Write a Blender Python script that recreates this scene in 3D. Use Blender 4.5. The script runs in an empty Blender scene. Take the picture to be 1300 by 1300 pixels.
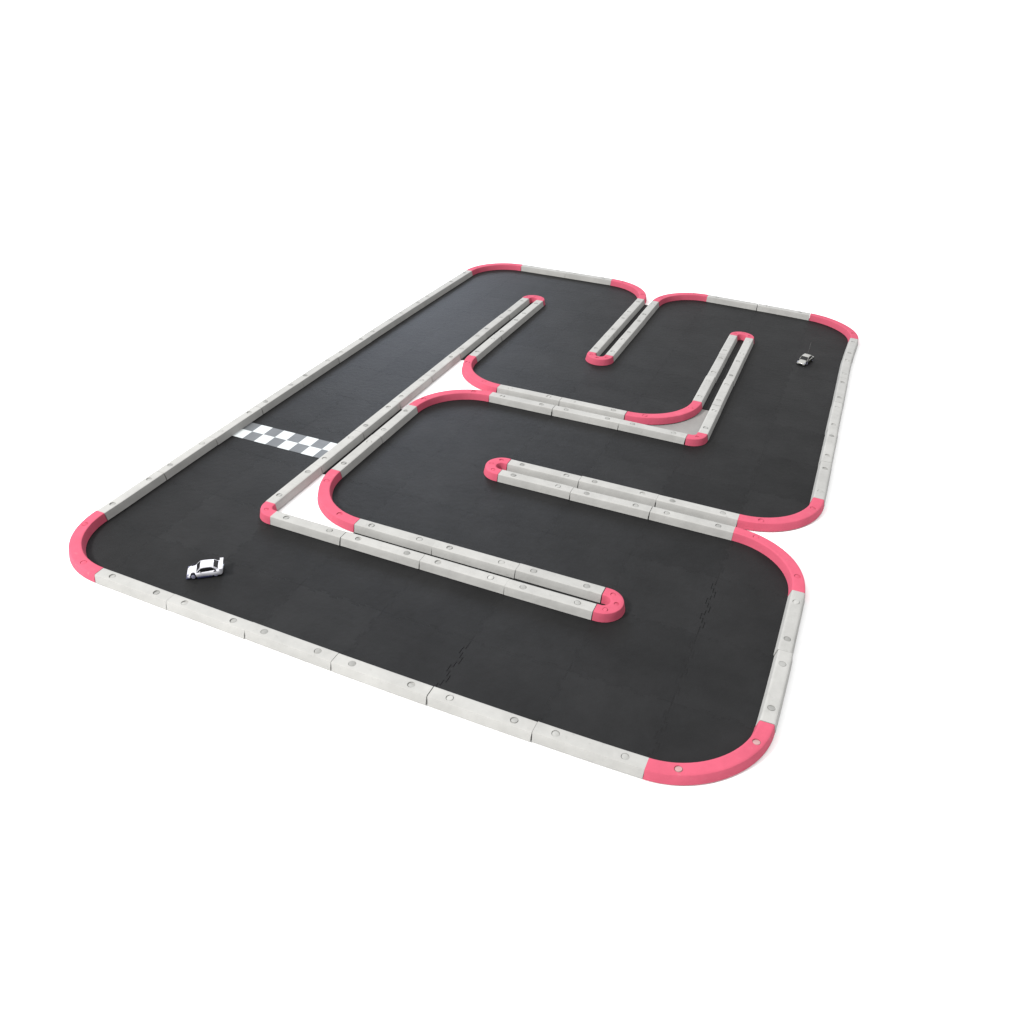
import bpy, bmesh, math, random
import numpy as np
from mathutils import Vector, Matrix
random.seed(7)
SC = bpy.context.scene
COL = SC.collection
T = 0.6                       # one track cell = 60 cm (two 30 cm foam tiles)
E_ = 0.0352                   # rail inset from the cell border (cells)
W_ = 0.0750                   # rail width (cells)
H = 0.057 * T                 # rail top above the floor
TILE = 0.0035                 # tile thickness
C3 = 0.0040                   # rail edge rounding

# ------------------------------------------------------------------ fitted cameras and plan warp
R0 = np.array([[0.6302948533629011, 0.7763558448445139, 0.0], [0.4272035547647971, -0.3468309071087309, -0.8349882901397215], [-0.6482480394266996, 0.5262888218933554, -0.5502677124178231]])
PIN = dict(C=np.array([3.7789030676, -2.1589695884, 2.7777244177]), r=np.array([0.0213705343, -0.4146912037, -0.2463093520]), f=1027.182, k=0.0)
LENS = dict(C=np.array([3.8056392248, -2.2267164443, 2.7843824093]), r=np.array([0.0140604946, -0.4163714013, -0.2462254072]), f=1063.321, k=-0.126225)  # camera fitted to image pixels, lens distortion included

def rotm(w):
    th = np.linalg.norm(w); k = w / th
    K = np.array([[0, -k[2], k[1]], [k[2], 0, -k[0]], [-k[1], k[0], 0]])
    return (np.eye(3) + np.sin(th) * K + (1 - np.cos(th)) * K @ K) @ R0
for c_ in (PIN, LENS):
    c_['R'] = rotm(c_['r'])

NUDGE = ((.05, .10, -.019, -.012, .28), (3.9, .08, -.011, .012, .28), (4.0, 5.65, .032, -.028, .34))  # local corner shifts that move the plan onto image pixels

def warp(u, v):
    """Bends the regular grid: lens distortion and the corner nudges go into the plan.
    Returns where grid point (u, v) is placed on the floor, in metres."""
    for cu, cv, du, dv, sg in NUDGE:
        w = math.exp(-((u - cu) ** 2 + (v - cv) ** 2) / (2 * sg * sg))
        u += du * w; v += dv * w
    d = LENS['R'] @ (np.array([u, v, 0.0]) - LENS['C'])
    x, y = d[0] / d[2], d[1] / d[2]
    s = (1 + LENS['k'] * (x * x + y * y)) * LENS['f'] / PIN['f']  # lens distortion term, baked into the track's ground positions
    ray = PIN['R'].T @ np.array([x * s, y * s, 1.0])
    t = -PIN['C'][2] / ray[2]
    g = PIN['C'] + t * ray
    return g[0] * T, g[1] * T

# ------------------------------------------------------------------ materials
def new_mat(name):
    m = bpy.data.materials.new(name); m.use_nodes = True
    return m, m.node_tree, m.node_tree.nodes['Principled BSDF']

def foam(name, rgb, rough=0.85, spec=0.15, mottle=0.10, scuff=0.0, scuff_rgb=(.2, .2, .2), bump=0.25, scale=14, objvar=0.0, fine=900):
    m, nt, bs = new_mat(name)
    N = nt.nodes; Lk = nt.links
    tc = N.new('ShaderNodeNewGeometry')
    n1 = N.new('ShaderNodeTexNoise'); n1.inputs['Scale'].default_value = scale; n1.inputs['Detail'].default_value = 5; n1.inputs['Roughness'].default_value = .62
    Lk.new(tc.outputs['Position'], n1.inputs['Vector'])
    mr = N.new('ShaderNodeMapRange'); mr.inputs['From Min'].default_value = .3; mr.inputs['From Max'].default_value = .7
    mr.inputs['To Min'].default_value = 1 - mottle; mr.inputs['To Max'].default_value = 1 + mottle
    Lk.new(n1.outputs['Fac'], mr.inputs['Value'])
    val = mr.outputs[0]
    if objvar:
        oi = N.new('ShaderNodeObjectInfo')
        m2 = N.new('ShaderNodeMapRange'); m2.inputs['To Min'].default_value = 1 - objvar; m2.inputs['To Max'].default_value = 1 + objvar
        Lk.new(oi.outputs['Random'], m2.inputs['Value'])
        mu = N.new('ShaderNodeMath'); mu.operation = 'MULTIPLY'
        Lk.new(val, mu.inputs[0]); Lk.new(m2.outputs[0], mu.inputs[1]); val = mu.outputs[0]
    hsv = N.new('ShaderNodeVectorMath'); hsv.operation = 'SCALE'
    hsv.inputs[0].default_value = rgb
    Lk.new(val, hsv.inputs['Scale'])
    col = hsv.outputs[0]
    if scuff:
        n2 = N.new('ShaderNodeTexNoise'); n2.inputs['Scale'].default_value = 42; n2.inputs['Detail'].default_value = 7; n2.inputs['Roughness'].default_value = .72
        Lk.new(tc.outputs['Position'], n2.inputs['Vector'])
        cr = N.new('ShaderNodeMapRange'); cr.inputs['From Min'].default_value = .60; cr.inputs['From Max'].default_value = .74
        cr.inputs['To Max'].default_value = scuff
        Lk.new(n2.outputs['Fac'], cr.inputs['Value'])
        mx = N.new('ShaderNodeMix'); mx.data_type = 'RGBA'
        Lk.new(cr.outputs[0], mx.inputs['Factor']); Lk.new(col, mx.inputs[6]); mx.inputs[7].default_value = (*scuff_rgb, 1)
        col = mx.outputs[2]
    Lk.new(col, bs.inputs['Base Color'])
    bs.inputs['Roughness'].default_value = rough
    bs.inputs['Specular IOR Level'].default_value = spec
    if bump:
        n3 = N.new('ShaderNodeTexNoise'); n3.inputs['Scale'].default_value = fine; n3.inputs['Detail'].default_value = 3
        Lk.new(tc.outputs['Position'], n3.inputs['Vector'])
        n4 = N.new('ShaderNodeTexNoise'); n4.inputs['Scale'].default_value = 45; n4.inputs['Detail'].default_value = 3
        Lk.new(tc.outputs['Position'], n4.inputs['Vector'])
        ad = N.new('ShaderNodeMath'); ad.operation = 'MULTIPLY_ADD'; ad.inputs[1].default_value = 3.0
        Lk.new(n4.outputs['Fac'], ad.inputs[0]); Lk.new(n3.outputs['Fac'], ad.inputs[2])
        b = N.new('ShaderNodeBump'); b.inputs['Strength'].default_value = bump; b.inputs['Distance'].default_value = .0012
        Lk.new(ad.outputs[0], b.inputs['Height']); Lk.new(b.outputs['Normal'], bs.inputs['Normal'])
    return m

def plain(name, rgb, rough=0.5, spec=0.5, metal=0.0, coat=0.0):
    m, nt, bs = new_mat(name)
    N = nt.nodes
    g = N.new('ShaderNodeNewGeometry'); n = N.new('ShaderNodeTexNoise'); n.inputs['Scale'].default_value = 120
    nt.links.new(g.outputs['Position'], n.inputs['Vector'])
    mr = N.new('ShaderNodeMapRange'); mr.inputs['To Min'].default_value = .94; mr.inputs['To Max'].default_value = 1.06
    nt.links.new(n.outputs['Fac'], mr.inputs['Value'])
    vm = N.new('ShaderNodeVectorMath'); vm.operation = 'SCALE'; vm.inputs[0].default_value = rgb
    nt.links.new(mr.outputs[0], vm.inputs['Scale']); nt.links.new(vm.outputs[0], bs.inputs['Base Color'])
    bs.inputs['Roughness'].default_value = rough; bs.inputs['Specular IOR Level'].default_value = spec
    bs.inputs['Metallic'].default_value = metal; bs.inputs['Coat Weight'].default_value = coat
    return m

M_FLOOR = foam('white_floor_paint', (.93, .93, .93), rough=1.0, spec=0.0, mottle=.01, bump=0)
M_WHITE = foam('white_rail_foam', (.335, .333, .322), mottle=.08, scuff=.38, scuff_rgb=(.16, .16, .155), bump=.35, objvar=.035)
M_PINK = foam('pink_rail_foam', (.46, .079, .126), mottle=.07, scuff=.40, scuff_rgb=(.44, .20, .22), bump=.35, objvar=.05)
M_PLUG = foam('white_plug_foam', (.288, .288, .278), mottle=.14, bump=.3, objvar=.2)
M_PALE = foam('pale_plug_foam', (.36, .22, .22), mottle=.1, bump=.3, objvar=.1)
M_BLACK = foam('black_tile_foam', (.0118, .0119, .0123), rough=.58, spec=.11, mottle=.22, scuff=.10, scuff_rgb=(.032, .032, .03), bump=.3, scale=5.5, objvar=.13, fine=1400)
M_CHKW = foam('white_check_vinyl', (.46, .485, .49), rough=.5, spec=.3, mottle=.04, bump=.1)
M_CHKG = foam('grey_check_vinyl', (.098, .104, .11), rough=.5, spec=.3, mottle=.12, bump=.1)
M_CARW = plain('white_car_paint', (.52, .52, .56), rough=.22, coat=.5)
M_CARS = plain('silver_white_car_paint', (.27, .27, .255), rough=.25, coat=.5)
M_OLIVE = plain('dark_olive_flank', (.018, .02, .013), rough=.3, coat=.3)
M_GLASS = plain('dark_window_plastic', (.004, .004, .005), rough=.18, spec=.35)
M_TYRE = plain('tyre_rubber', (.012, .012, .018), rough=.8, spec=.2)
M_RIM = plain('rim_plastic', (.26, .26, .36), rough=.35)
M_LAMP = plain('headlight_plastic', (.16, .17, .26), rough=.15)
M_NAVY = plain('dark_blue_trim', (.018, .02, .055), rough=.35)
M_RED = plain('tail_light_plastic', (.20, .01, .012), rough=.2)
M_WIRE = plain('antenna_wire_steel', (.16, .16, .16), rough=.4)

# ------------------------------------------------------------------ object helpers
def link(name, me, mat, parent=None, loc=(0, 0, 0)):
    o = bpy.data.objects.new(name, me); COL.objects.link(o)
    for m in (mat if isinstance(mat, (list, tuple)) else [mat]):
        me.materials.append(m)
    o.parent = parent; o.location = loc
    return o

def smooth(me, ang=32):
    me.shade_smooth(); me.set_sharp_from_angle(angle=math.radians(ang))

def tag(o, label, cat, group=None, kind=None):
    if label: o['label'] = label
    if cat: o['category'] = cat
    if group: o['group'] = group
    if kind: o['kind'] = kind
    return o

def mesh_from(verts, faces, name):
    me = bpy.data.meshes.new(name); me.from_pydata(verts, [], faces); me.update()
    bm = bmesh.new(); bm.from_mesh(me)
    bmesh.ops.remove_doubles(bm, verts=bm.verts, dist=1e-6)
    bmesh.ops.recalc_face_normals(bm, faces=bm.faces)
    bm.to_mesh(me); bm.free()
    return me

# ------------------------------------------------------------------ floor
bm = bmesh.new()
S = 400
bmesh.ops.create_grid(bm, x_segments=40, y_segments=40, size=S)
me = bpy.data.meshes.new('floor'); bm.to_mesh(me); bm.free()
fl = link('floor', me, M_FLOOR); fl['kind'] = 'structure'; fl['label'] = 'plain white floor under the whole race track'

# ------------------------------------------------------------------ track plan
PATH = [(0, 0), (0, 1), (0, 2), (0, 3), (0, 4), (0, 5), (1, 5), (1, 4), (1, 3), (2, 3), (2, 4), (2, 5), (3, 5), (3, 4), (3, 3),
        (3, 2), (2, 2), (1, 2), (1, 1), (2, 1), (3, 1), (3, 0), (2, 0), (1, 0)]
NC = len(PATH)
CONN = {}
for k, c in enumerate(PATH):
    s = set()
    for q in (PATH[k - 1], PATH[(k + 1) % NC]):
        s.add((q[0] - c[0], q[1] - c[1]))
    CONN[c] = s
DIRS = [(1, 0), (0, 1), (-1, 0), (0, -1)]

def exterior(c, d):
    return (c[0] + d[0], c[1] + d[1]) not in CONN

# ------------------------------------------------------------------ foam tiles (two by two to a cell, puzzle-cut where they meet)
def seam(p, q):
    """Puzzle line between lattice points p and q (fixed direction)."""
    flip = p > q
    if flip: p, q = q, p
    P = Vector(p); Q = Vector(q); d = (Q - P); n = Vector((-d.y, d.x)).normalized(); L = d.length; d = d / L
    pts = [(0, 0)]
    a0, a1, nt = .05, .45, 6
    st = (a1 - a0) / nt
    for i in range(nt):
        sg = 1 if i % 2 else -1
        s0 = a0 + i * st; dep = .015 * sg
        pts += [(s0 + st * .30, dep * .0 if False else 0), (s0 + st * .12, dep), (s0 + st * .88, dep), (s0 + st * .70, 0)]
    pts.append((L, 0))
    out = [(P.x + d.x * a + n.x * b, P.y + d.y * a + n.y * b) for a, b in pts]
    return out[::-1] if flip else out

ORD = ['first', 'second', 'third', 'fourth', 'fifth', 'sixth', 'seventh', 'eighth', 'ninth', 'tenth', 'eleventh', 'twelfth']

def meets_curve(c, d, side):
    """does the rounded-off tile of a bend stand across the line from this rail side?"""
    n = (c[0] + d[0], c[1] + d[1])
    return n in CONN and (-d[0], -d[1]) not in CONN[n] and side not in CONN[n] and d not in (CONN[c])

def make_tile(c, a, b):
    ci, cj = c
    mid = (ci + .5, cj + .5)
    sx = 1 if a else -1; sy = 1 if b else -1
    dx, dy = (sx, 0), (0, sy)
    ox = dx not in CONN[c]; oy = dy not in CONN[c]       # rail sides
    X = ci + (1 if a else 0); Y = cj + (1 if b else 0)
    inx = (E_ + .006) if exterior(c, dx) or meets_curve(c, dx, (0, sy)) else .0004
    iny = (E_ + .006) if exterior(c, dy) or meets_curve(c, dy, (sx, 0)) else .0004
    if not ox: inx = 0
    if not oy: iny = 0
    px, py = X - sx * inx, Y - sy * iny
    poly = []
    # mid -> (px, mid.y) along the seam between quadrants, -> corner -> (mid.x, py) -> back to mid
    s1 = [p for p in seam(mid, (X, mid[1]))]
    s2 = [p for p in seam((mid[0], Y), mid)]
    if ox and oy:
        r = .5 - E_ - .008
        s1[-1] = (mid[0] + sx * r, mid[1]); s2[0] = (mid[0], mid[1] + sy * r)
        poly += s1
        for i in range(1, 24):
            t = i / 24 * math.pi / 2
            poly.append((mid[0] + sx * r * math.cos(t), mid[1] + sy * r * math.sin(t)))
        poly += s2[:-1]
    else:
        s1[-1] = (px, mid[1]); s2[0] = (mid[0], py)
        poly += s1
        if not ox:
            e = seam((X, mid[1]), (X, Y)); e[-1] = (X, py); poly += e[1:]
        else:
            poly += [(px, mid[1] + sy * .5 * k / 6 * (1 - iny / .5)) for k in range(1, 6)] + [(px, py)]
        if not oy:
            e = seam((X, Y), (mid[0], Y)); e[0] = (px, Y); poly += e[1:]
        else:
            poly += [(px + (mid[0] - px) * k / 6, py) for k in range(1, 6)] + [(mid[0], py)]
        poly += s2[1:-1]
    # clean repeats
    cl = []
    for p in poly:
        if not cl or (abs(p[0] - cl[-1][0]) + abs(p[1] - cl[-1][1])) > 1e-7: cl.append(p)
    w = [warp(*p) for p in cl]
    cx, cy = warp((mid[0] + X) / 2, (mid[1] + Y) / 2)
    bm = bmesh.new()
    vs = [bm.verts.new((x - cx, y - cy, TILE)) for x, y in w]
    f = bm.faces.new(vs)
    if f.normal.z < 0: f.normal_flip()
    f.normal_update()
    if f.normal.z < 0: f.normal_flip(); f.normal_update()
    bmesh.ops.inset_region(bm, faces=[f], thickness=.0005, depth=0, use_even_offset=False, use_boundary=True)
    vs = {v for e in bm.edges if e.is_boundary for v in e.verts}
    for v in vs: v.co.z -= .0009
    # two seams have opened a little
    for su, sv0, sv1, dirn in ((2.5, .07, .45, 1), (3.5, 1.06, 1.44, 1)):
        if c[0] + .5 == su and cj + .5 * b == (0 if sv0 < .5 else 1):
            for v in list(bm.verts):
                for k in range(12):
                    qx, qy = warp(su, sv0 + (sv1 - sv0) * k / 11)
                    if abs(v.co.x + cx - qx) < .013 and abs(v.co.y + cy - qy) < .016:
                        if v in vs: v.co.z -= .0011
                        else: v.co.x += .0008 * sx
                        break
    bd = [e for e in bm.edges if e.is_boundary]
    ex = bmesh.ops.extrude_edge_only(bm, edges=bd)
    for v in [x for x in ex['geom'] if isinstance(x, bmesh.types.BMVert)]: v.co.z = .0004
    bmesh.ops.recalc_face_normals(bm, faces=bm.faces)
    me = bpy.data.meshes.new('foam_tile'); bm.to_mesh(me); bm.free()
    o = link('foam_tile', me, M_BLACK, None, (cx, cy, 0))
    col, row = ci * 2 + a, cj * 2 + b
    tag(o, 'black foam track tile, %s column from the left, %s row from the near edge' % (ORD[col], ORD[row]), 'foam tile', 'black puzzle-cut foam tiles of the track')

for c in PATH:
    for a in (0, 1):
        for b in (0, 1):
            make_tile(c, a, b)

# ------------------------------------------------------------------ rails
def path_line(p, q):
    P, Q = np.array(p, float), np.array(q, float); L = np.linalg.norm(Q - P); d = (Q - P) / L
    return L, lambda s: (P + d * s, d)

def path_arc(c, R, a0, a1):
    L = abs(a1 - a0) * R; sg = 1 if a1 > a0 else -1
    def f(s):
        a = a0 + sg * s / R
        return np.array([c[0] + R * math.cos(a), c[1] + R * math.sin(a)]), np.array([-math.sin(a), math.cos(a)]) * sg
    return L, f

def chain(*segs):
    Ls = [s[0] for s in segs]; tot = sum(Ls)
    def f(s):
        for i, (L, g) in enumerate(segs):
            if s <= L or i == len(segs) - 1: return g(s)
            s -= L
    return tot, f

PROF_N = 8
def build_rail(path, pegs, mat, plugmat, name, hole=.0108, step=.03, gap=.0006, seed=0):
    """path in cell units; pegs = positions along it in cell units; returns the rail with its plugs as children."""
    rnd = random.Random(seed)
    L, fn = path
    w = W_ * T; half = w / 2 - .0012; c = C3; a = half - c; base = w / 2 + .0045                # a = half width of the flat top
    au = a / T
    gu = gap / T
    jit = (rnd.uniform(-.0011, .0011), rnd.uniform(-.0011, .0011), rnd.uniform(-.0001, .0006))
    yaw = rnd.uniform(-.0045, .0045)
    mx, my = warp(*fn(L / 2)[0])
    notch = (rnd.choice([.0008, .0014, .0026]), rnd.choice([.0008, .0014, .0026]))
    zb = TILE + .0002
    def P(s, t, z):
        if z < H * .6 and abs(t) > a + .0005 and notch:                # joints open a little at the foot
            if s < 1e-9: s = notch[0] / T
            elif s > L - 1e-9: s = L - notch[1] / T
        return P_(s, t, z)
    def P_(s, t, z):                                                # s in cells, t in metres
        pos, d = fn(min(max(s, gu), L - gu))
        n = np.array([-d[1], d[0]])
        q = pos + n * (t / T)
        x, y = warp(q[0], q[1])
        x -= mx; y -= my
        return (x - yaw * y + jit[0], y + yaw * x + jit[1], z + jit[2])
    # stations along s
    pieces = []; cur = 0.0
    for p in sorted(pegs):
        pieces.append(('g', cur, p - au)); pieces.append(('p', p - au, p + au)); cur = p + au
    pieces.append(('g', cur, L))
    V = []; F = []
    def add(co): V.append(co); return len(V) - 1
    tcol = [-a + 2 * a * k / PROF_N for k in range(PROF_N + 1)]
    plugs = []
    stations = []
    for kind, s0, s1 in pieces:
        n = PROF_N if kind == 'p' else max(1, int(math.ceil((s1 - s0) / step)))
        ss = [s0 + (s1 - s0) * k / n for k in range(n + 1)]
        if kind == 'g':
            for i in range(n):
                for k in range(PROF_N):
                    F.append([add(P(ss[i], tcol[k], H)), add(P(ss[i + 1], tcol[k], H)), add(P(ss[i + 1], tcol[k + 1], H)), add(P(ss[i], tcol[k + 1], H))])
        else:
            m = (s0 + s1) / 2
            bd = [(ss[i], tcol[0]) for i in range(n)] + [(ss[n], tcol[k]) for k in range(n)] + [(ss[n - i], tcol[n]) for i in range(n)] + [(ss[0], tcol[n - k]) for k in range(n)]
            def circ(r, z):
                out = []
                for (s, t) in bd:
                    x, y = (s - m) * T, t
                    l = math.hypot(x, y); out.append(P(m + x / l * r / T, y / l * r, z))
                return out
            outer = [P(s, t, H) for s, t in bd]
            rings = [outer, circ(hole + .0006, H), circ(hole, H - .0006), circ(hole, H - .004)]
            for r0, r1 in zip(rings, rings[1:]):
                for k in range(len(bd)):
                    k2 = (k + 1) % len(bd)
                    F.append([add(r0[k]), add(r0[k2]), add(r1[k2]), add(r1[k])])
            F.append([add(x) for x in rings[-1]])
            plugs.append(m)
        stations += ss if not stations else ss[1:]
    prof = [(a, H), (half - .3 * c, H - .3 * c), (half, H - c), (half + (base - half) * .5, H * .5), (base, zb + .0008), (base - .0012, zb)]
    for sg in (1, -1):
        for (t0, z0), (t1, z1) in zip(prof, prof[1:]):
            for s0, s1 in zip(stations, stations[1:]):
                F.append([add(P(s0, sg * t0, z0)), add(P(s1, sg * t0, z0)), add(P(s1, sg * t1, z1)), add(P(s0, sg * t1, z1))])
    tb = prof[-1][0]
    for s0, s1 in zip(stations, stations[1:]):
        F.append([add(P(s0, -tb, zb)), add(P(s1, -tb, zb)), add(P(s1, tb, zb)), add(P(s0, tb, zb))])
    for s in (0, L):
        ring = [P(s, t, H) for t in tcol] + [P(s, t, z) for t, z in prof[1:]] + [P(s, -t, z) for t, z in reversed(prof[1:])]
        F.append([add(x) for x in ring])
    me = mesh_from(V, F, name); smooth(me, 30)
    o = bpy.data.objects.new(name, None); COL.objects.link(o); o.location = (mx, my, 0); o.empty_display_size = .05
    link('foam_bar', me, mat, o)
    for m in plugs:
        pr = hole - rnd.uniform(.0006, .0015)
        bmp = bmesh.new()
        r_ = bmesh.ops.create_cone(bmp, cap_ends=True, segments=28, radius1=pr, radius2=pr, depth=.006)
        top = [e for e in bmp.edges if all(v.co.z > 0 for v in e.verts)]
        bmesh.ops.bevel(bmp, geom=top, offset=.0007, segments=2, affect='EDGES', profile=.5)
        mp = bpy.data.meshes.new('plug'); bmp.to_mesh(mp); bmp.free(); smooth(mp, 40)
        po = link('plug', mp, plugmat, o)
        x, y, z = P(m, 0, H - .0034 + rnd.uniform(-.0026, .0007))
        po.location = (x + rnd.uniform(-.0006, .0006), y + rnd.uniform(-.0006, .0006), z); po.rotation_euler = (rnd.uniform(-.24, .24), rnd.uniform(-.24, .24), rnd.uniform(0, 6))
    return o

# rails of every cell
straights = []        # (p, q) centre lines in cells, key
curves = []           # (cell, sx, sy)
inner = {}            # inner corner point -> list of cells
for c in PATH:
    ci, cj = c; cc = CONN[c]
    for d in DIRS:
        if d in cc: continue
        for hlf in (0, 1):
            along = (abs(d[1]), abs(d[0]))                       # direction along the side
            off = .5 - E_ - W_ / 2
            base = np.array([ci + .5 + d[0] * off, cj + .5 + d[1] * off])
            p = base + np.array(along) * (-.5 if hlf == 0 else 0); q = p + np.array(along) * .5
            # the half beside a rounded outer corner is the curve's
            sd = tuple(x * (-1 if hlf == 0 else 1) for x in along)
            if sd not in cc: continue
            line = (ci + (d[0] > 0)) if d[0] else (cj + (d[1] > 0))
            key = ('u' if d[0] else 'v', line, 'lo' if (d[0] > 0 or d[1] > 0) else 'hi')
            straights.append([key, round(float(p @ np.array(along)), 4), p, q, np.array(along, float)])
    rails = [d for d in DIRS if d not in cc]
    if rails[0][0] * rails[1][0] + rails[0][1] * rails[1][1] == 0:
        sx = rails[0][0] + rails[1][0]; sy = rails[0][1] + rails[1][1]
        curves.append((c, sx, sy))
        pt = (ci + (sx < 0), cj + (sy < 0))
        inner.setdefault(pt, []).append(c)
EXT = .018
# shorten the rails that meet a corner piece or hairpin cap
for r in straights:
    for pt in inner:
        ax = r[4]
        for end in (2, 3):
            e = r[end]
            if abs((e - np.array(pt)) @ ax) < 1e-6 and abs((e - np.array(pt)) @ np.array([ax[1], ax[0]])) < .09:
                r[end] = e + ax * (EXT if end == 2 else -EXT)
runs = {}
for r in straights: runs.setdefault(r[0], []).append(r)
groups = []
for k, v in runs.items():
    v.sort(key=lambda r: r[1]); cur = [v[0]]
    for r in v[1:]:
        if abs(r[1] - cur[-1][1] - .5) < 1e-3: cur.append(r)
        else: groups.append((k, cur)); cur = [r]
    groups.append((k, cur))

RUNTEXT = {
    ('u', 0, 'hi', 0.5): ('long left outer edge', 'near end'),
    ('v', 0, 'hi', 0.5): ('near outer edge', 'left end'),
    ('v', 6, 'lo', 0.5): ('far outer edge left of the notch', 'left end'),
    ('v', 6, 'lo', 2.5): ('far outer edge behind the silver car', 'left end'),
    ('u', 4, 'lo', 0.5): ('right outer edge nearer than its notch', 'near end'),
    ('u', 4, 'lo', 2.5): ('right outer edge beside the silver car', 'near end'),
    ('v', 1, 'lo', 1.0): ('front row of the nearest double barrier', 'left end'),
    ('v', 1, 'hi', 1.5): ('back row of the nearest double barrier', 'left end'),
    ('v', 2, 'lo', 2.0): ('front row of the middle double barrier', 'left end'),
    ('v', 2, 'hi', 2.0): ('back row of the middle double barrier', 'left end'),
    ('v', 3, 'lo', 1.5): ('front row of the third crosswise barrier', 'left end'),
    ('v', 3, 'hi', 1.5): ('back row of the third crosswise barrier', 'left end'),
    ('u', 1, 'lo', 1.0): ('long divider beside the checkered line', 'near end'),
    ('u', 1, 'hi', 1.5): ('divider right row between two pink curves', 'near end'),
    ('u', 1, 'hi', 3.5): ('divider right row near its far hairpin', 'near end'),
    ('u', 2, 'lo', 4.0): ('left row of the far notch barrier', 'near end'),
    ('u', 2, 'hi', 4.0): ('right row of the far notch barrier', 'near end'),
    ('u', 3, 'lo', 3.5): ('left row of barrier left of silver car', 'near end'),
    ('u', 3, 'hi', 3.0): ('right row of barrier left of silver car', 'near end'),
}
sd = 100
for k, g in groups:
    kk = (k[0], k[1], k[2], round(g[0][1] * 2) / 2)
    if kk not in RUNTEXT: print('RUN?', kk, len(g))
    txt, end = RUNTEXT.get(kk, ('?', '?'))
    for i, r in enumerate(g):
        sd += 1
        p, q = r[2], r[3]
        L = float(np.linalg.norm(q - p))
        path = path_line(p, q)
        o = build_rail(path, [L * .19, L * .81], M_WHITE, M_PLUG, 'straight_rail', seed=sd)
        if len(g) == 1: lab = 'only straight white foam rail in the %s' % txt
        else:
            w = ORD[i] + ' from ' + end
            lab = 'white foam rail, %s, %s' % (txt, w)
        tag(o, lab, 'rail', 'straight white foam rails')

CURVETEXT = {
    (0, 0): 'pink curved foam rail at the left corner near the white car',
    (0, 5): 'pink curved foam rail at the far left corner',
    (1, 5): 'pink curved foam rail left of the notch in the far edge',
    (2, 5): 'pink curved foam rail right of the notch in the far edge',
    (3, 5): 'pink curved foam rail at the far right corner behind the silver car',
    (1, 3): 'pink curved foam rail behind the farther white triangle, open to the right',
    (2, 3): 'pink curved foam rail inside the angle left of the silver car',
    (1, 2): 'pink curved foam rail in front of the farther white triangle',
    (3, 2): 'pink curved foam rail above the notch in the right edge',
    (1, 1): 'pink curved foam rail beside the nearer white triangle',
    (3, 1): 'pink curved foam rail below the notch in the right edge',
    (3, 0): 'pink curved foam rail at the nearest corner, two pale plugs on top',
}
for (c, sx, sy) in curves:
    sd += 1
    ctr = (c[0] + .5, c[1] + .5); R = .5 - E_ - W_ / 2
    a = math.atan2(sy, sx)
    path = path_arc(ctr, R, a - math.pi / 4, a + math.pi / 4)
    L = path[0]
    o = build_rail(path, [L * .2, L * .8], M_PINK, M_PALE if c == (3, 0) else M_PINK, 'curved_rail', seed=sd)
    if c not in CURVETEXT: print('CURVE?', c)
    tag(o, CURVETEXT.get(c, '?'), 'curved rail', 'pink curved foam rails')

CAPTEXT = {
    (1, 1): 'small pink foam corner piece left of the nearer white triangle',
    (3, 3): 'small pink foam corner piece in the angle left of the silver car',
    (3, 1): 'pink hairpin cap at the right tip of the nearest double barrier',
    (2, 2): 'pink hairpin cap at the left tip of the middle double barrier',
    (2, 4): 'pink hairpin cap at the near tip of the far notch barrier',
    (1, 5): 'pink hairpin cap at the far tip of the long left divider',
    (3, 5): 'pink hairpin cap at the far tip of the barrier left of silver car',
}
for pt, cells in inner.items():
    sd += 1
    R = E_ + W_ / 2
    cs = np.mean([[c[0] + .5 - pt[0], c[1] + .5 - pt[1]] for c in cells], axis=0)
    a = math.atan2(cs[1], cs[0])
    sw = math.pi / 4 if len(cells) == 1 else math.pi / 2
    L0, f0 = path_arc(pt, R, a - sw, a + sw)
    p0, d0 = f0(0); p1, d1 = f0(L0)
    path = chain(path_line(p0 - d0 * EXT, p0), (L0, f0), path_line(p1, p1 + d1 * EXT))
    L = path[0]
    nm = 'corner_rail' if len(cells) == 1 else 'hairpin_cap'
    pegs = [L / 2] if len(cells) == 1 else [L * .2, L * .5, L * .8]
    o = build_rail(path, pegs, M_PINK, M_PINK, nm, hole=.0085, step=.012, seed=sd)
    if pt not in CAPTEXT: print('CAP?', pt)
    tag(o, CAPTEXT.get(pt, '?'), 'corner rail' if len(cells) == 1 else 'hairpin cap', 'small pink corner rails' if len(cells) == 1 else 'pink hairpin caps')

# a scrap of bare grey floor shows in the angle left of the silver car
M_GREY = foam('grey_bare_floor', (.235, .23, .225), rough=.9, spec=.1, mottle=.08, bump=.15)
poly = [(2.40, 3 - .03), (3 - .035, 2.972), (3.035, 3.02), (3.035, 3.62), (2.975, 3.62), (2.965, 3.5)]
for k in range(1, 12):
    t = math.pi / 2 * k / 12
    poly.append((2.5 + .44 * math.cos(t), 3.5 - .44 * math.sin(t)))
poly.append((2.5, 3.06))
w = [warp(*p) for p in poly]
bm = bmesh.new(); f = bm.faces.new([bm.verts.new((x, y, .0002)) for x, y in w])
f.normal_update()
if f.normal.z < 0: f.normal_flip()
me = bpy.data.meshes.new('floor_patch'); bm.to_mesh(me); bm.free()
fp = link('floor_patch', me, M_GREY); fp['kind'] = 'structure'; fp['label'] = 'bare grey floor showing between the rails left of the silver car'

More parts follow.
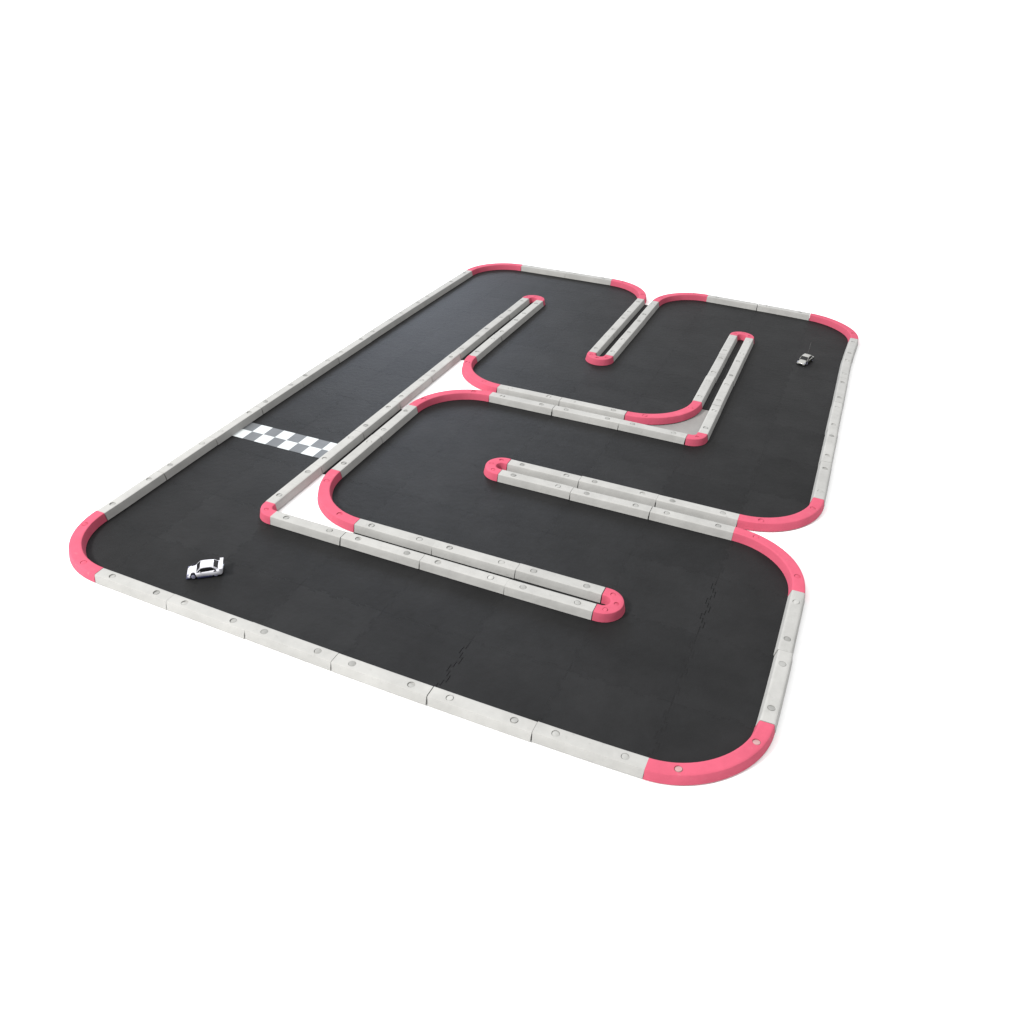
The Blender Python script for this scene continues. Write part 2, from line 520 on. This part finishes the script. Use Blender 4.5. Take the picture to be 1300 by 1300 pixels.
# ------------------------------------------------------------------ checkered line
V = []; F = []; MI = []
u0, u1, v0, v1 = E_ + W_ + .002, 1 - E_ - W_ - .002, 1.648, 1.862
for r in range(2):
    for k in range(8):
        a0 = u0 + (u1 - u0) * k / 8; a1 = u0 + (u1 - u0) * (k + 1) / 8
        b0 = v0 + (v1 - v0) * r / 2; b1 = v0 + (v1 - v0) * (r + 1) / 2
        i = len(V)
        V += [(*warp(a0, b0), 0), (*warp(a1, b0), 0), (*warp(a1, b1), 0), (*warp(a0, b1), 0)]
        F.append([i, i + 1, i + 2, i + 3]); MI.append((k + r) % 2)
ox, oy = warp((u0 + u1) / 2, (v0 + v1) / 2)
me = bpy.data.meshes.new('checkered_line')
me.from_pydata([(x - ox, y - oy, z) for x, y, z in V], [], F)
for p, m in zip(me.polygons, MI): p.material_index = m
bm = bmesh.new(); bm.from_mesh(me)
bmesh.ops.remove_doubles(bm, verts=bm.verts, dist=1e-6)
bmesh.ops.recalc_face_normals(bm, faces=bm.faces)
ex = bmesh.ops.extrude_face_region(bm, geom=list(bm.faces))
for v in [g for g in ex['geom'] if isinstance(g, bmesh.types.BMVert)]: v.co.z = .0006
bmesh.ops.recalc_face_normals(bm, faces=bm.faces)
bm.to_mesh(me); bm.free()
ck = link('checkered_line', me, [M_CHKW, M_CHKG], None, (ox, oy, TILE + .0003))
tag(ck, 'white and grey checkered start line laid across the left lane', 'start line')

# ------------------------------------------------------------------ toy cars
def loft(secs):
    """secs: list of rings with equal point counts -> closed mesh"""
    V = []; F = []
    n = len(secs[0])
    for r in secs: V += r
    for i in range(len(secs) - 1):
        for k in range(n):
            k2 = (k + 1) % n
            F.append([i * n + k, i * n + k2, (i + 1) * n + k2, (i + 1) * n + k])
    F.append(list(range(n))); F.append([(len(secs) - 1) * n + k for k in range(n)][::-1])
    return V, F

def half_ring(x, pts):
    return [(x, y, z) for y, z in pts] + [(x, -y, z) for y, z in reversed(pts) if abs(y) > 1e-9]

def interp(tab, x):
    for (a, b) in zip(tab, tab[1:]):
        if b[0] <= x <= a[0]:
            t = (x - a[0]) / (b[0] - a[0]); return [p + (q - p) * t for p, q in zip(a[1:], b[1:])]
    return list(tab[-1][1:])

def cyl(y0, y1, r, seg=28, bev=0.0):
    bm = bmesh.new()
    bmesh.ops.create_cone(bm, cap_ends=True, segments=seg, radius1=r, radius2=r, depth=abs(y1 - y0))
    if bev: bmesh.ops.bevel(bm, geom=[e for e in bm.edges if abs(e.verts[0].co.z - e.verts[1].co.z) < 1e-6], offset=bev, segments=2, affect='EDGES', profile=.5)
    bmesh.ops.rotate(bm, verts=bm.verts, cent=(0, 0, 0), matrix=Matrix.Rotation(math.pi / 2, 3, 'X'))
    bmesh.ops.translate(bm, verts=bm.verts, vec=(0, (y0 + y1) / 2, 0))
    return bm

def boxbm(x0, x1, y0, y1, z0, z1, bev=.0006):
    bm = bmesh.new(); bmesh.ops.create_cube(bm, size=1)
    for v in bm.verts: v.co = Vector(((x0 + x1) / 2 + v.co.x * (x1 - x0), (y0 + y1) / 2 + v.co.y * (y1 - y0), (z0 + z1) / 2 + v.co.z * (z1 - z0)))
    if bev: bmesh.ops.bevel(bm, geom=list(bm.edges), offset=bev, segments=2, affect='EDGES', profile=.5)
    return bm

def bm_obj(name, bm, mat, parent, ang=35):
    bmesh.ops.recalc_face_normals(bm, faces=bm.faces)
    me = bpy.data.meshes.new(name); bm.to_mesh(me); bm.free(); smooth(me, ang)
    return link(name, me, mat, parent)

def vf_obj(name, V, F, mat, parent, ang=35):
    me = mesh_from(V, F, name); smooth(me, ang)
    return link(name, me, mat, parent)

def cut(o, cutters):
    """boolean the wheel arches out of the body shell"""
    tmp = []
    for bmx in cutters:
        me = bpy.data.meshes.new('c'); bmesh.ops.recalc_face_normals(bmx, faces=bmx.faces); bmx.to_mesh(me); bmx.free()
        t = bpy.data.objects.new('c', me); COL.objects.link(t); tmp.append(t)
        md = o.modifiers.new('b', 'BOOLEAN'); md.operation = 'DIFFERENCE'; md.object = t; md.solver = 'EXACT'
    bpy.context.view_layer.update()
    dg = bpy.context.evaluated_depsgraph_get()
    me2 = bpy.data.meshes.new_from_object(o.evaluated_get(dg))
    o.modifiers.clear(); o.data = me2; smooth(me2, 35)
    for t in tmp: bpy.data.objects.remove(t)

def make_car(name, label, u, v, heading, paint, wing=True, dark_side=False, antenna=False):
    x, y = warp(u, v)
    root = bpy.data.objects.new(name, None); COL.objects.link(root)
    root.empty_display_size = .05
    root.location = (x, y, TILE + .0002); root.rotation_euler = (0, 0, math.radians(heading))
    tag(root, label, 'toy car')
    # x forward: half width, floor, shoulder, crown
    tab = [(.0755, .018, .0085, .0125, .0006), (.0735, .0255, .0065, .0155, .0010), (.068, .0300, .0055, .0180, .0014), (.056, .0330, .0066, .0205, .0020), (.040, .0340, .0076, .0228, .0024),
           (.022, .0328, .0082, .0245, .0022), (.000, .0322, .0084, .0252, .0016), (-.022, .0332, .0084, .0258, .0014), (-.040, .0350, .0084, .0270, .0012), (-.056, .0350, .0084, .0278, .0010),
           (-.068, .0335, .0070, .0276, .0008), (-.0735, .0310, .0090, .0260, .0006), (-.0755, .0270, .0120, .0235, .0004)]
    secs = []
    xs = [.0755, .0745, .0735, .071, .068] + [.062 - .0062 * k for k in range(21)] + [-.068, -.071, -.0735, -.0755]
    for xx in xs:
        w, zb, zs, cr = interp(tab, xx)
        zm = zb + (zs - zb) * .45
        pts = [(0, zb), (w * .86, zb), (w * .97, zb + .0018), (w, zm), (w * .985, zs - .0035), (w * .94, zs - .0010), (w * .84, zs + cr * .25), (w * .5, zs + cr * .8), (0, zs + cr)]
        secs.append(half_ring(xx, pts))
    V, F = loft(secs)
    body = vf_obj('body', V, F, paint, root)
    ax = (.047, -.047); wr = (.0134, .0140)
    cut(body, [cyl(sg * .018, sg * .05, wr[i] + .0022) for i in (0, 1) for sg in (1, -1)] if False else
        [_shift(cyl(sg * .020, sg * .05, wr[i] + .0030), ax[i], wr[i] + .0004) for i in (0, 1) for sg in (1, -1)])
    if dark_side:  # only the left flank below the shoulder takes the dark olive tone
        body.data.materials.append(M_OLIVE)
        for p in body.data.polygons:
            if p.center.y > .0285 and p.center.z < .0245: p.material_index = 1
    # greenhouse: dark glass, with a painted roof and pillars just proud of it
    gt = [(.036, .0270, .0236, .0238), (.030, .0275, .0240, .0288), (.022, .0276, .0243, .0362), (.014, .0276, .0247, .0414), (.004, .0276, .0250, .0430), (-.012, .0274, .0254, .0434), (-.030, .0270, .0258, .0428),
          (-.040, .0266, .0262, .0404), (-.050, .0256, .0268, .0340), (-.058, .0240, .0273, .0283)]
    secs = []
    for k in range(27):
        xx = .036 - .094 * k / 26
        wb, z0, z1 = interp(gt, xx)
        k_ = max(0, min(1, (z1 - z0) / .018)); wt = wb - .0050 * k_
        pts = [(0, z0 - .002), (wb, z0 - .002), (wb, z0), (wb - (wb - wt) * .75, z0 + (z1 - z0) * .72), (wt - .0006, z1 - .0014 * k_), (wt * .9, z1 - .0003), (0, z1 + .0006 * k_)]
        secs.append(half_ring(xx, pts))
    V, F = loft(secs)
    vf_obj('window', V, F, M_GLASS, root)
    secs = []
    for k in range(13):
        xx = .0150 - .0560 * k / 12
        wb, z0, z1 = interp(gt, xx)
        k_ = max(0, min(1, (z1 - z0) / .018)); wt = wb - .0050 * k_ + .0012
        top = [(wt, z1 - .0024), (wt - .0006, z1 - .0004), (wt * .88, z1 + .0008), (0, z1 + .0015)]
        bot = [(0, z1 + .0002), (wt * .88, z1 - .0005), (wt - .0016, z1 - .0022)]
        pts = bot + top
        secs.append([(xx, yy, zz) for yy, zz in pts] + [(xx, -yy, zz) for yy, zz in reversed(pts) if yy > 1e-9])
    V, F = loft([[*s[:3], *s[3:]] for s in secs])
    vf_obj('roof', V, F, paint, root)
    for sg in (1, -1):
        for (xa, xb, wd) in ((.033, .0140, .0014), (-.055, -.038, .0036)):
            V = []; F = []
            for k in range(6):
                xx = xa + (xb - xa) * k / 5
                wb, z0, z1 = interp(gt, xx); k_ = max(0, min(1, (z1 - z0) / .018)); wt = wb - .0050 * k_
                yy, zz = (wt + .0004), z1 - .0006 * k_
                V += [(xx + wd, sg * (yy + .0006), zz + .0003), (xx - wd, sg * (yy + .0006), zz + .0003), (xx - wd, sg * (yy - .0012), zz + .0003), (xx + wd, sg * (yy - .0012), zz + .0003),
                      (xx + wd, sg * (yy + .0012), zz - .0020), (xx - wd, sg * (yy + .0012), zz - .0020)]
            n = 6
            order = [4, 0, 3, 2, 1, 5]
            for k in range(5):
                for q in range(n):
                    a_, b_ = order[q], order[(q + 1) % n]
                    F.append([k * n + a_, k * n + b_, (k + 1) * n + b_, (k + 1) * n + a_])
            F.append(order); F.append([5 * n + q for q in order][::-1])
            vf_obj('pillar', V, F, paint, root)
    for i in (0, 1):
        for sg in (1, -1):
            ty = _shift(cyl(sg * .0235, sg * .0338, wr[i], 32, .0012), ax[i], wr[i])
            t = bm_obj('wheel', ty, M_TYRE, root)
            rim = cyl(sg * .0332, sg * .0343, wr[i] * .66, 10, .0003)
            bm_obj('rim', _shift(rim, ax[i], wr[i]), M_RIM, t)
    for sg in (1, -1):
        hl = boxbm(.0640, .0715, sg * .0235 - .0045, sg * .0235 + .0045, .0135, .0192, .0014)
        bmesh.ops.rotate(hl, verts=hl.verts, cent=(.068, sg * .0235, .0165), matrix=Matrix.Rotation(math.radians(-sg * 22), 3, 'Z'))
        bm_obj('headlight', hl, M_LAMP, root)
        bm_obj('side_mirror', boxbm(.0150, .0195, sg * .0300 - .0024, sg * .0300 + .0024, .0266, .0296, .0009), paint, root)
        bm_obj('tail_light', boxbm(-.0752, -.0735, sg * .0215 - .0055, sg * .0215 + .0055, .0185, .0225, .0005), M_RED, root)
    if wing:
        for sg in (1, -1):
            bm_obj('side_skirt', boxbm(-.031, .031, sg * .0315 - .0042, sg * .0315 + .0030, .0035, .0098, .0008), M_NAVY, root)
        bm_obj('front_splitter', boxbm(.0600, .0785, -.0310, .0310, .0028, .0076, .0010), M_NAVY, root)
        bm_obj('rear_diffuser', boxbm(-.0775, -.0680, -.0270, .0270, .0060, .0125, .0010), M_GLASS, root)
    bm_obj('grille', boxbm(.0740, .0762, -.0125, .0125, .0080, .0118, .0005), M_GLASS, root)
    if wing:
        V = []; F = []
        secs = []
        for k in range(9):
            yy = -.0335 + .067 * k / 8
            zz = .0330
            secs.append([(-.0640, yy, zz), (-.0670, yy, zz + .0014), (-.0760, yy, zz + .0022), (-.0790, yy, zz + .0030), (-.0790, yy, zz + .0016), (-.0700, yy, zz - .0002)])
        V, F = loft(secs)
        wg = vf_obj('rear_wing', V, F, paint, root)
        for sg in (1, -1):
            bm_obj('wing_strut', boxbm(-.0740, -.0680, sg * .0180 - .0008, sg * .0180 + .0008, .0270, .0330, .0002), paint, wg)
            bm_obj('end_plate', boxbm(-.0800, -.0635, sg * .0340 - .0006, sg * .0340 + .0006, .0275, .0365, .0003), paint, wg)
    if antenna:
        V = []; F = []
        secs = []
        for k in range(9):
            t = k / 8; r = .0005
            cx_, cz_ = -.045 - .012 * t * t, .028 + .085 * t
            secs.append([(cx_ + r * math.cos(q * math.pi / 3), -.006 + r * math.sin(q * math.pi / 3), cz_) for q in range(6)])
        V, F = loft(secs)
        vf_obj('antenna', V, F, M_WIRE, root)
    return root

def _shift(bm, x, z):
    bmesh.ops.translate(bm, verts=bm.verts, vec=(x, 0, z)); return bm

c1 = make_car('toy_car', 'white toy sports car with rear wing in the near left corner of the track', .979, .361, 217, M_CARW)
c1.scale = (.73, .86, .88)
c2 = make_car('toy_car', 'tiny silver toy car with dark left flank in the far right lane', 3.588, 4.80, 254, M_CARS, wing=False, dark_side=True, antenna=True)
c2.scale = (.74, .76, .84)

# ------------------------------------------------------------------ camera
cd = bpy.data.cameras.new('camera'); cam = bpy.data.objects.new('camera', cd); COL.objects.link(cam)
R = PIN['R']
m = Matrix(((R[0][0], -R[1][0], -R[2][0], PIN['C'][0] * T), (R[0][1], -R[1][1], -R[2][1], PIN['C'][1] * T), (R[0][2], -R[1][2], -R[2][2], PIN['C'][2] * T), (0, 0, 0, 1)))
cam.matrix_world = m
cd.sensor_width = 36; cd.sensor_fit = 'HORIZONTAL'; cd.lens = 36 * PIN['f'] / 1300
cd.clip_start = .05; cd.clip_end = 2000
SC.camera = cam

# ------------------------------------------------------------------ light
def area(name, loc, target, size, power, rgb=(1, 1, 1)):
    l = bpy.data.lights.new(name, 'AREA'); l.shape = 'DISK'; l.size = size; l.energy = power; l.color = rgb
    o = bpy.data.objects.new(name, l); COL.objects.link(o); o.location = loc
    o.rotation_euler = (Vector(target) - Vector(loc)).to_track_quat('-Z', 'Y').to_euler()
    return o
area('key_lamp', (-3.8, -4.4, 7.2), (1.0, 1.6, 0), 1.6, 1250, (1, .985, .96))
area('window_lamp', (-4.5, 10.0, 3.6), (.4, 2.6, 0), 3.0, 340, (.74, .83, 1.0))
wd = bpy.data.worlds.new('World'); SC.world = wd; wd.use_nodes = True
bg = wd.node_tree.nodes['Background']; 
# unseen world gradient shaped to light the track: bright above, dimmer low and right
wn = wd.node_tree.nodes; wl = wd.node_tree.links
tc = wn.new('ShaderNodeTexCoord'); sx_ = wn.new('ShaderNodeSeparateXYZ'); wl.new(tc.outputs['Generated'], sx_.inputs[0])
mz = wn.new('ShaderNodeMath'); mz.operation = 'MULTIPLY_ADD'; mz.inputs[1].default_value = 1.0; mz.inputs[2].default_value = .45; mz.use_clamp = False
wl.new(sx_.outputs['Z'], mz.inputs[0])
mc = wn.new('ShaderNodeMath'); mc.operation = 'MAXIMUM'; mc.inputs[1].default_value = .3; wl.new(mz.outputs[0], mc.inputs[0])
mx = wn.new('ShaderNodeMath'); mx.operation = 'MULTIPLY_ADD'; mx.inputs[1].default_value = -.38; mx.inputs[2].default_value = 1.0
wl.new(sx_.outputs['X'], mx.inputs[0])
mm = wn.new('ShaderNodeMath'); mm.operation = 'MULTIPLY'; wl.new(mc.outputs[0], mm.inputs[0]); wl.new(mx.outputs[0], mm.inputs[1])
ms = wn.new('ShaderNodeMath'); ms.operation = 'MULTIPLY'; ms.inputs[1].default_value = 1.18; wl.new(mm.outputs[0], ms.inputs[0])
bg.inputs['Color'].default_value = (1, 1, 1, 1); wl.new(ms.outputs[0], bg.inputs['Strength'])

SC.view_settings.view_transform = 'Standard'; SC.view_settings.look = 'None'
SC.view_settings.exposure = 0; SC.view_settings.gamma = 1; SC.view_settings.use_curve_mapping = False
SC.cycles.max_bounces = 6
